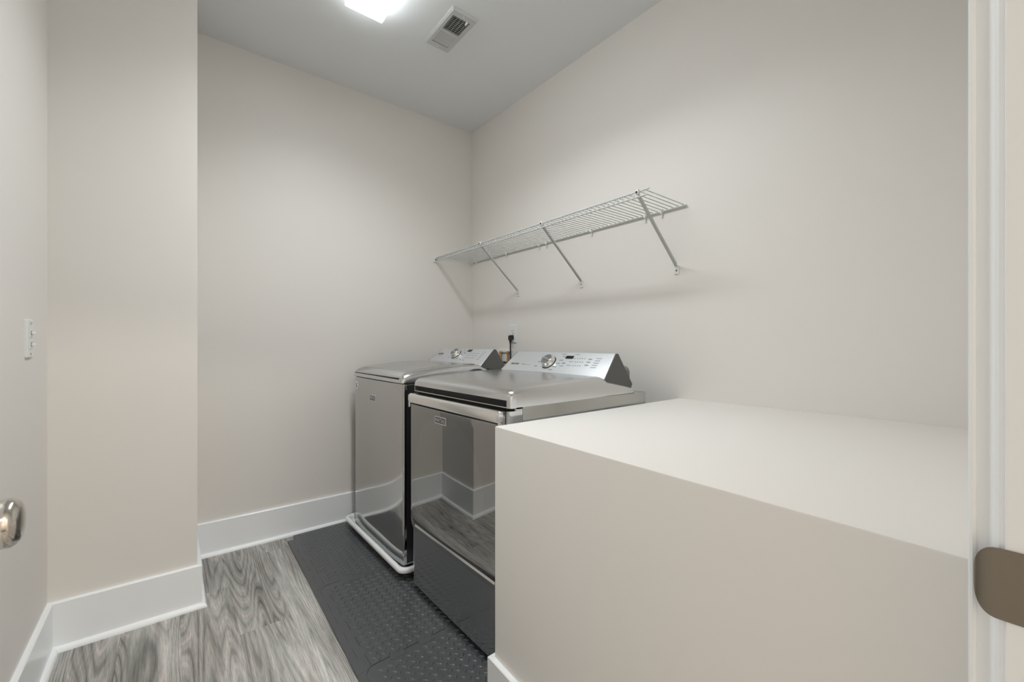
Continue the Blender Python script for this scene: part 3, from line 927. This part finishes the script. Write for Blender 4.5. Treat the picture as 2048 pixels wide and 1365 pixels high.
obj('grip_slot', prism(new(), [(2.628, 0.9555), (1.986, 0.9555), (1.996, 0.9475), (2.610, 0.9515)][::-1], WX - 0.0005, WX + 0.012, 'x'), 'dark', wa)
FB, FT = (1.350, 1.002), (1.462, 1.096)
F = Face(FB, FT)
cw = console('console', wa, FB, FT, 1.966, 2.614, 0.026)
control_knob(wa, F, 2.335, 0.60, 0.035)
bm = new(); F.bar(bm, 2.222, 0.86, 0.044, 0.020, 0.0012)
obj('display', bm, 'glassblack', wa)
lettering('lettering', 'MAYTAG', 'ink', wa, F.at(2.535, 0.62, 0.0006), F.right, F.up, 0.014, 0.062, 0.0004, 0.03)
def prints(F, spots):
    bm = new()
    for (y, s, w, h) in spots: F.bar(bm, y, s, w, h)
    return bm
rs = random.Random(3)
sp = [(2.535, 0.49, 0.060, 0.0025)]
for i in range(5): sp.append((2.285 - 0.006 * i % 0.02, 0.36 + 0.13 * i, 0.022, 0.0045))
for i in range(3): sp.append((2.392, 0.40 + 0.15 * i, 0.016, 0.005))
for r_ in range(3):
    for c in range(6): sp.append((2.205 - 0.020 * c, 0.42 + 0.14 * r_, 0.010 + 0.004 * rs.random(), 0.0035))
for r_ in range(5): sp.append((2.055, 0.36 + 0.11 * r_, 0.026, 0.0035))
sp += [(2.245, 0.68, 0.016, 0.007), (2.238, 0.30, 0.018, 0.006), (2.195, 0.27, 0.018, 0.006)]
o = obj('printed_markings', prints(F, sp), 'print', wa); o['kind'] = 'stuff'
badge(wa, WX + 0.0005, 2.329, 0.825, 0.086, 0.032)
# round sticker
SN = 0.03
sk = obj('sticker', lathe(new(), [(0, 0.0255), (0.0014, 0.0255)], (WX + 0.0058, 2.605, 0.876), (-1, SN, 0), 28), 'panw', wa)
sk['label'] = 'round white sticker with a dark swirl'
bm = new()
tube(bm, [(WX + 0.0042 + SN * a, 2.605 + a, 0.876 + b) for a, b in ((-0.008, 0.012), (0.002, 0.010), (0.008, 0.004), (0.002, -0.001), (-0.006, -0.005), (-0.003, -0.011), (0.007, -0.013))], 0.0026, 6)
obj('swirl', bm, 'ink', sk)

# ------------------------------------------------------------------ dryer
DY0, DY1, DX, DB = 1.098, 1.818, 0.864, 1.635
dy = thing('clothes_dryer', (1.25, 1.465, MT), 'slate grey dryer with a dark mirror-like front door', 'clothes dryer')
bm = new()
prism(bm, front_outline(DX, 0.9245, DY0, DY1, 0.003, 0.020), 0.034, 0.899)
obj('front_panel', bm, 'slate_low', dy, True, 40)
obj('front_shoulder', prism(new(), front_outline(DX + 0.030, 0.9245, DY0 + 0.0, DY1 - 0.0, 0.003, 0.010), 0.899, 0.905), 'side', dy)
obj('body', box(new(), 0.9262, DB, DY0 + 0.0006, DY1 - 0.0006, 0.034, 0.9135, 0.003), 'side', dy, True, 40)
for a in (0.92, 1.58):
    for b in (1.15, 1.78):
        obj('foot', lathe(new(), [(0, 0.020), (0.006, 0.020), (0.008, 0.012), (0.026, 0.012)], (a, b, MT), (0, 0, 1), 16), 'black', dy, True)
# top cover, hollowed at the front over the door
bm = new()
CR = 0.020
def cin(d): return CR - math.sqrt(max(CR * CR - (CR - d) ** 2, 0)) if d < CR else 0.0
ds = (0.0, 0.0008, 0.0025, 0.006, 0.011, 0.020, 0.026)
zt = (0.942, 0.9485, 0.9540, 0.9585, 0.9620, 0.9655, 0.9675)
lid_loft(bm, [(DX + 0.008 + d, z, cin(d), 0.934) for d, z in zip(ds, zt)], DY0, DY1, 0.022, 0.003)
lid_loft(bm, [(DX + 0.034, 0.9675, 0, 0.910), (0.94, 0.973, 0, 0.910), (1.02, 0.979, 0, 0.910), (1.14, 0.9855, 0, 0.911), (1.26, 0.990, 0, 0.912), (1.335, 0.992, 0, 0.913),
              (1.352, 0.988, 0, 0.9135), (1.372, 0.976, 0, 0.914), (1.50, 0.952, 0.0, 0.9145), (1.538, 0.945, 0.001, 0.915), (1.556, 0.916, 0.004, 0.9148)], DY0, DY1, 0.022, 0.003)
for sg, ye in ((1, DY0), (-1, DY1)):
    pts = [(DX + 0.008 + d, ye + sg * cin(d)) for d in ds] + [(DX + 0.034, ye + sg * CR)]
    prism(bm, pts, 0.908, 0.934)
obj('top_cover', bm, 'lid', dy, True, 40)
obj('front_recess', box(new(), DX + 0.028, DX + 0.034, DY0 + 0.012, DY1 - 0.012, 0.899, 0.936), 'dark', dy)
obj('seam', box(new(), 0.9245, 1.552, DY0 + 0.003, DY1 - 0.003, 0.904, 0.9145), 'dark', dy)
obj('trim_strip', box(new(), DX + 0.006, DX + 0.030, DY0 + 0.020, DY1 - 0.020, 0.9095, 0.9120), 'chrome', dy)
# door
dd = obj('door', prism(new(), rrect(DY0 + 0.018, DY1 - 0.016, 0.288, 0.897, [0.02, 0.02, 0.045, 0.045], 8), DX - 0.009, DX + 0.001, 'x'), 'slate', dy, True, 40)
obj('gasket', prism(new(), rrect(DY0 + 0.0255, DY1 - 0.0235, 0.3195, 0.857, [0.006, 0.006, 0.04, 0.04], 8), DX - 0.0098, DX - 0.008, 'x'), 'dark', dd)
bm = new()
gy0, gy1, gz0, gz1, gr = DY0 + 0.030, DY1 - 0.028, 0.3255, 0.8535, 0.036
zs = [gz0 + gr * (1 - math.cos(math.radians(t))) for t in (0, 8, 18, 30, 45, 60, 75, 90)] + [gz0 + 0.07, gz0 + 0.13, 0.55, 0.65, 0.75, 0.82, 0.845, 0.8515, gz1]
NU = 40
rows = []
for z in zs:
    dzc = gr - (z - gz0)
    ins = gr - math.sqrt(max(gr * gr - dzc * dzc, 0)) if dzc > 0 else 0.0
    row = []
    for u in range(NU + 1):
        f = 0.5 - 0.5 * math.cos(math.pi * u / NU)
        y = gy0 + ins + (gy1 - gy0 - 2 * ins) * (0.6 * f + 0.4 * u / NU)
        edge = min(y - gy0 - ins, gy1 - ins - y, z - gz0 + 0.0005, gz1 - z)
        x_ = DX - 0.0215 + 0.060 * (y - 1.56) ** 2 + 0.0030 * math.exp(-max(edge, 0) / 0.0025)
        row.append((x_, y, z))
    row += [(DX - 0.0094, gy1 - ins, z), (DX - 0.0094, gy0 + ins, z)]
    rows.append(row)
loft(bm, rows)
obj('glass', bm, 'doorglass', dd, True, 40)
bm = new()
pr = [(0.000, 0.0), (0.0, 0.858), (-0.010, 0.858), (-0.0175, 0.862), (-0.020, 0.872), (-0.0195, 0.888), (-0.017, 0.896), (-0.011, 0.9005), (0.0, 0.9005)]
rings = []
for (y, k) in ((DY0 + 0.0185, 0.70), (DY0 + 0.0195, 0.86), (DY0 + 0.024, 0.97), (DY0 + 0.032, 1.0), (DY1 - 0.032, 1.0), (DY1 - 0.022, 0.97), (DY1 - 0.0175, 0.86), (DY1 - 0.0165, 0.70)):
    rings.append([(DX - 0.0085 + dx * k * 0.95, y, z if k == 1.0 else 0.879 + (z - 0.879) * (0.35 + 0.65 * k)) for dx, z in pr[1:]])
loft(bm, rings)
for (a, b) in ((DY0 + 0.0185, DY0 + 0.0285), (DY1 - 0.0265, DY1 - 0.0165)):
    box(bm, DX - 0.024, DX - 0.008, a, b, 0.838, 0.868, 0.0035)
obj('handle_bar', bm, 'chrome', dd, True, 40)
obj('bottom_trim', prism(new(), [(DX - 0.0085, 0.3185), (DX - 0.0120, 0.3090), (DX - 0.0105, 0.3060), (DX - 0.0085, 0.3060)], DY0 + 0.062, DY1 - 0.058, 'y'), 'lid', dd)
badge(dd, DX - 0.0207, 1.508, 0.8165, 0.088, 0.030)
# console
FB, FT = (1.357, 0.981), (1.465, 1.085)
F = Face(FB, FT)
console('console', dy, FB, FT, 1.103, 1.806, 0.026)
control_knob(dy, F, 1.482, 0.52, 0.036)
bm = new(); F.bar(bm, 1.372, 0.775, 0.046, 0.018, 0.0012)
obj('display', bm, 'glassblack', dy)
lettering('lettering', 'MAYTAG', 'ink', dy, F.at(1.722, 0.40, 0.0006), F.right, F.up, 0.011, 0.062, 0.0004, 0.03)
sp = [(1.655, 0.39, 0.024, 0.005), (1.620, 0.38, 0.040, 0.0022)]
for i, (y, s) in enumerate(((1.420, 0.90), (1.405, 0.80), (1.412, 0.64), (1.418, 0.50), (1.428, 0.36), (1.440, 0.22))): sp.append((y, s, 0.026, 0.0050))
for i in range(3): sp.append((1.555 - 0.004 * i, 0.34 + 0.2 * i, 0.020, 0.0055))
for r_ in range(3):
    sp.append((1.345, 0.44 + 0.15 * r_, 0.026, 0.0035))
    for c in range(4): sp.append((1.318 - 0.014 * c, 0.44 + 0.15 * r_, 0.006, 0.0055))
for r_ in range(3): sp.append((1.243, 0.48 + 0.12 * r_, 0.022, 0.006))
for r_ in range(5): sp.append((1.198, 0.40 + 0.09 * r_, 0.030, 0.0035))
sp += [(1.385, 0.52, 0.020, 0.008), (1.388, 0.40, 0.026, 0.004), (1.335, 0.90, 0.030, 0.003)]
o = obj('printed_markings', prints(F, sp), 'print', dy); o['kind'] = 'stuff'
obj('rear_housing', prism(new(), rrect(1.222, 1.300, 0.90, 1.020, [0.03, 0.03, 0, 0], 6), 1.630, 1.688, 'x'), 'duct', dy, True)
